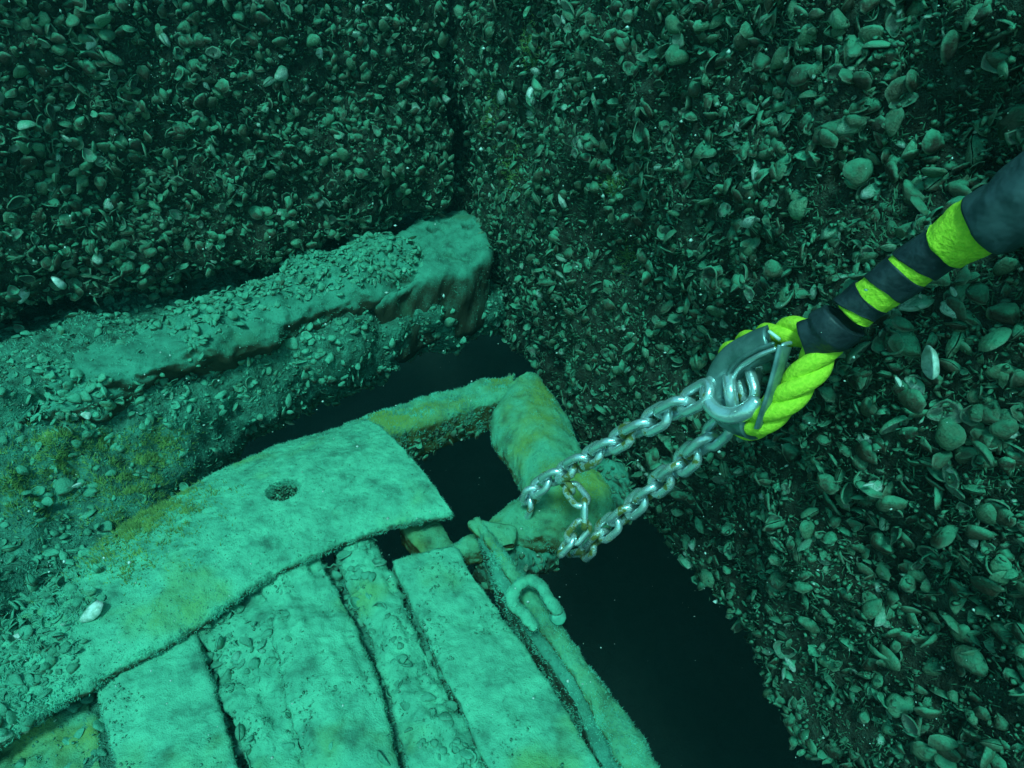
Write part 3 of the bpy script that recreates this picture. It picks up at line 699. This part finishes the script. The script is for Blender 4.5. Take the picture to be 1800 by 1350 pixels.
def wrap(pts, s0, s1, r, slant0, slant1, ph, name, mat, amp=.0007, n=60, m=48, lumps=0.0, parent=None):
    C = resample(pts, 600); t, u, w = frames(C); L = np.concatenate([[0], np.cumsum(np.linalg.norm(np.diff(C, axis=0), axis=1))]); L /= L[-1]
    A = np.linspace(0, 2*np.pi, m, endpoint=False); loops = []
    v = np.concatenate([[0, .0], np.linspace(0, 1, n), [1, 1]]); rs = np.concatenate([[.86, .97], np.full(n, 1.0), [.97, .86]])
    for vi, ri in zip(v, rs):
        s = (s0+slant0*np.cos(A-ph))*(1-vi)+(s1+slant1*np.cos(A-ph))*vi
        c = np.stack([np.interp(s, L, C[:, q]) for q in range(3)], -1); U = np.stack([np.interp(s, L, u[:, q]) for q in range(3)], -1); W = np.stack([np.interp(s, L, w[:, q]) for q in range(3)], -1)
        rr = (np.interp(s, np.linspace(0, 1, len(r)), r)*(1+.035*np.sign(np.sin(2*np.pi*(s*22+A/(2*np.pi))))*0+.02*np.sin(3*A+s*30)))*ri
        loops.append(c+rr[:, None]*(np.cos(A)[:, None]*U+np.sin(A)[:, None]*W))
    V, T = loft(np.array(loops)); N = vnormals(V, T)
    # overlapping turns of tape leave low steps
    V = V+N*(fbm(V, 90, 3, 5)*amp+fbm(V, 30, 2, 8)*lumps)[:, None]
    return put(name, V, T, mat, parent or rope)
AX = [Dp(1405, 596, .482), Dp(1450, 590, .47), Dp(1500, 548, .452), Dp(1560, 502, .432), Dp(1620, 458, .413), Dp(1680, 420, .395), Dp(1740, 386, .378), Dp(1800, 350, .362), Dp(1900, 290, .335)]
RT_ = [.012, .0185, .0160, .0154, .0154, .0156, .0160, .0165, .0165]
cx = proj(resample(AX, 600))[0]
def at(px): return float(np.interp(px, cx, np.linspace(0, 1, 600)))
wrap(AX, at(1412), at(1484), RT_, .015, .004, 2.2, 'tape', M_TAPE, lumps=.003)
wrap(AX, at(1502), at(1533), RT_, .030, .006, 2.2, 'tape', M_TAPE, lumps=.002)
wrap(AX, at(1551), at(1592), RT_, .026, .014, 1.9, 'tape', M_TAPE, lumps=.002)
wrap(AX, at(1606), at(1672), RT_, .028, -.012, 2.2, 'tape', M_TAPE, lumps=.002)
wrap(AX, at(1500), at(1700), [x*.93 for x in RT_], 0, 0, 0, 'tape_lining', M_ROPE, amp=.001, lumps=.001)
wrap(AX, at(1660), at(1752), [.016, .016, .016, .016, .0162, .017, .0200, .022, .022], 0, 0, 2.0, 'bunched_yarn', M_ROPE, amp=.0012, lumps=.003)
sl = [Dp(1738, 392, .376), Dp(1775, 370, .365), Dp(1830, 335, .350), Dp(1920, 285, .33), Dp(2050, 200, .30)]
sleeve = empty('rubber_sleeve', tuple(sl[1]), label='thick black rubber sleeve over the rope beside the upper yellow band', category='sleeve')
wrap(sl, 0.0, 1.0, [.0215, .0225, .024, .025], .012, 0, 2.0, 'sleeve_tube', M_SLEEVE, n=90, lumps=.003, parent=sleeve)

# ------------------------------------------------------------------ stray bleached shells that catch the eye
def stray(px, py, z_or_d, size, tilt, yaw, label, group=None, onwall=None, var=0, mat=None):
    p = z_or_d
    V0, T0, A0 = HI[var]; me = mesh_np('bleached_shell', V0, T0, mat or M_WHITE, A0)
    o = link('bleached_shell', me, label=label, category='shell')
    o.location = p; o.scale = (size,)*3; o.rotation_euler = (tilt[0], tilt[1], yaw)
    if group: o['group'] = group
def hitwall(px, py, V, lift=.012):
    x, y, d = proj(V); dd = (x-px)**2+(y-py)**2; dd[d < .1] = 1e12
    k = np.argsort(dd)[:6]; k = k[np.argmin(d[k])]; q = ray(px, py); return q*(d[k]-lift)
for px, py, host, s, tl, yaw, lab, var in (
    (35, 530, LV, .034, (.9, .3), .4, 'bright bleached shell at the foot of the far wall, left of its twin', 0),
    (112, 505, LV, .030, (1.2, -.3), 2.2, 'bright bleached shell glinting on the far wall right of its twin', 3),
    (930, 180, RV, .030, (1.4, .5), .2, 'white curled shell high on the right wall near the corner', 1),
    (1640, 660, RV, .026, (1.3, .9), 1.2, 'white crescent shell on the wall below the black taped rope', 4),
    (1582, 678, RV, .009, (.5, .3), .3, 'tiny white shell chip on the wall left of the white crescent shell', 5),
    (1680, 519, RV, .008, (.9, .3), 1.3, 'tiny white chip on the wall under the taped rope and sleeve', 5),
    (1532, 852, RV, .011, (.4, .8), 2.3, 'small split white shell low on the right wall', 2),
    (145, 1090, None, .030, (.5, .2), -.8, 'pale narrow shell lying alone on the silted cover plate', 0),
    (155, 735, EV, .018, (.3, .2), .8, 'white rounded shell on the ledge above the yellow algae', 6),
    (142, 850, EV, .013, (.3, .6), 2.8, 'small pointed white shell near the yellow algae tuft', 5),
    (50, 1120, None, .016, (.5, .5), 1.9, 'bright white shell in the rubble at the plate end', 6)):
    p = hitwall(px, py, host) if host is not None else P(px, py, -.608)
    stray(px, py, p, s, tl, yaw, lab, var=var)

# ------------------------------------------------------------------ algae on the walls and ledge
def tufts(V, T, spots, parent, ln=.01, cnt=700):
    for (px, py, rx, ry) in spots:
        fuzz(V, T, cnt, ln, parent, name='algae_tuft', mat=M_ALGAE, wid=.07,
             mask=lambda p, n: np.exp(-(((proj(p)[0]-px)/rx)**2+((proj(p)[1]-py)/ry)**2))*(proj(p)[2] > .1))
tufts(RV, RT, [(903, 290, 14, 30), (1105, 450, 18, 26), (935, 80, 10, 24), (1080, 325, 14, 14), (865, 200, 14, 40)], right_wall, .008, 450)
tufts(EV, ET, [(225, 870, 60, 45), (60, 850, 60, 45), (270, 800, 40, 35), (130, 780, 60, 30)], ledge, .009, 1500)

# ------------------------------------------------------------------ particles drifting in the water
n = 900; px = rng.uniform(-100, 1900, n); py = rng.uniform(-80, 1430, n); dd = rng.uniform(.30, .75, n)
C = np.array([Dp(a, b, c) for a, b, c in zip(px, py, dd)]); q, t = np.array([[1, 0, 0], [-1, 0, 0], [0, 1, 0], [0, -1, 0], [0, 0, 1], [0, 0, -1]], float), np.array([[0, 2, 4], [2, 1, 4], [1, 3, 4], [3, 0, 4], [2, 0, 5], [1, 2, 5], [3, 1, 5], [0, 3, 5]])
sz = .0002+.0009*rng.random(n)**3
V = (C[:, None]+q[None]*sz[:, None, None]*rng.uniform(.6, 1.6, (n, 1, 3))).reshape(-1, 3)
put('drifting_particles', V, (t[None]+(np.arange(n)*6)[:, None, None]).reshape(-1, 3), M_WHITE, kind='stuff', label='pale specks drifting in the water')

# ------------------------------------------------------------------ the water itself
V, T = box_arr(-6.6, 6.6, -6.6, 6.6, -3.6, .32)
hz = bpy.data.materials.new('water_haze'); hz.use_nodes = True; t_ = hz.node_tree; t_.nodes.clear()
out = t_.nodes.new('ShaderNodeOutputMaterial'); pv = t_.nodes.new('ShaderNodeVolumePrincipled')
pv.inputs['Color'].default_value = (.15, .80, .80, 1); pv.inputs['Density'].default_value = .025; pv.inputs['Anisotropy'].default_value = .2
t_.links.new(pv.outputs[0], out.inputs['Volume'])
put('haze', V, T, hz, smooth=False, kind='stuff', label='green tinted water filling the whole scene')
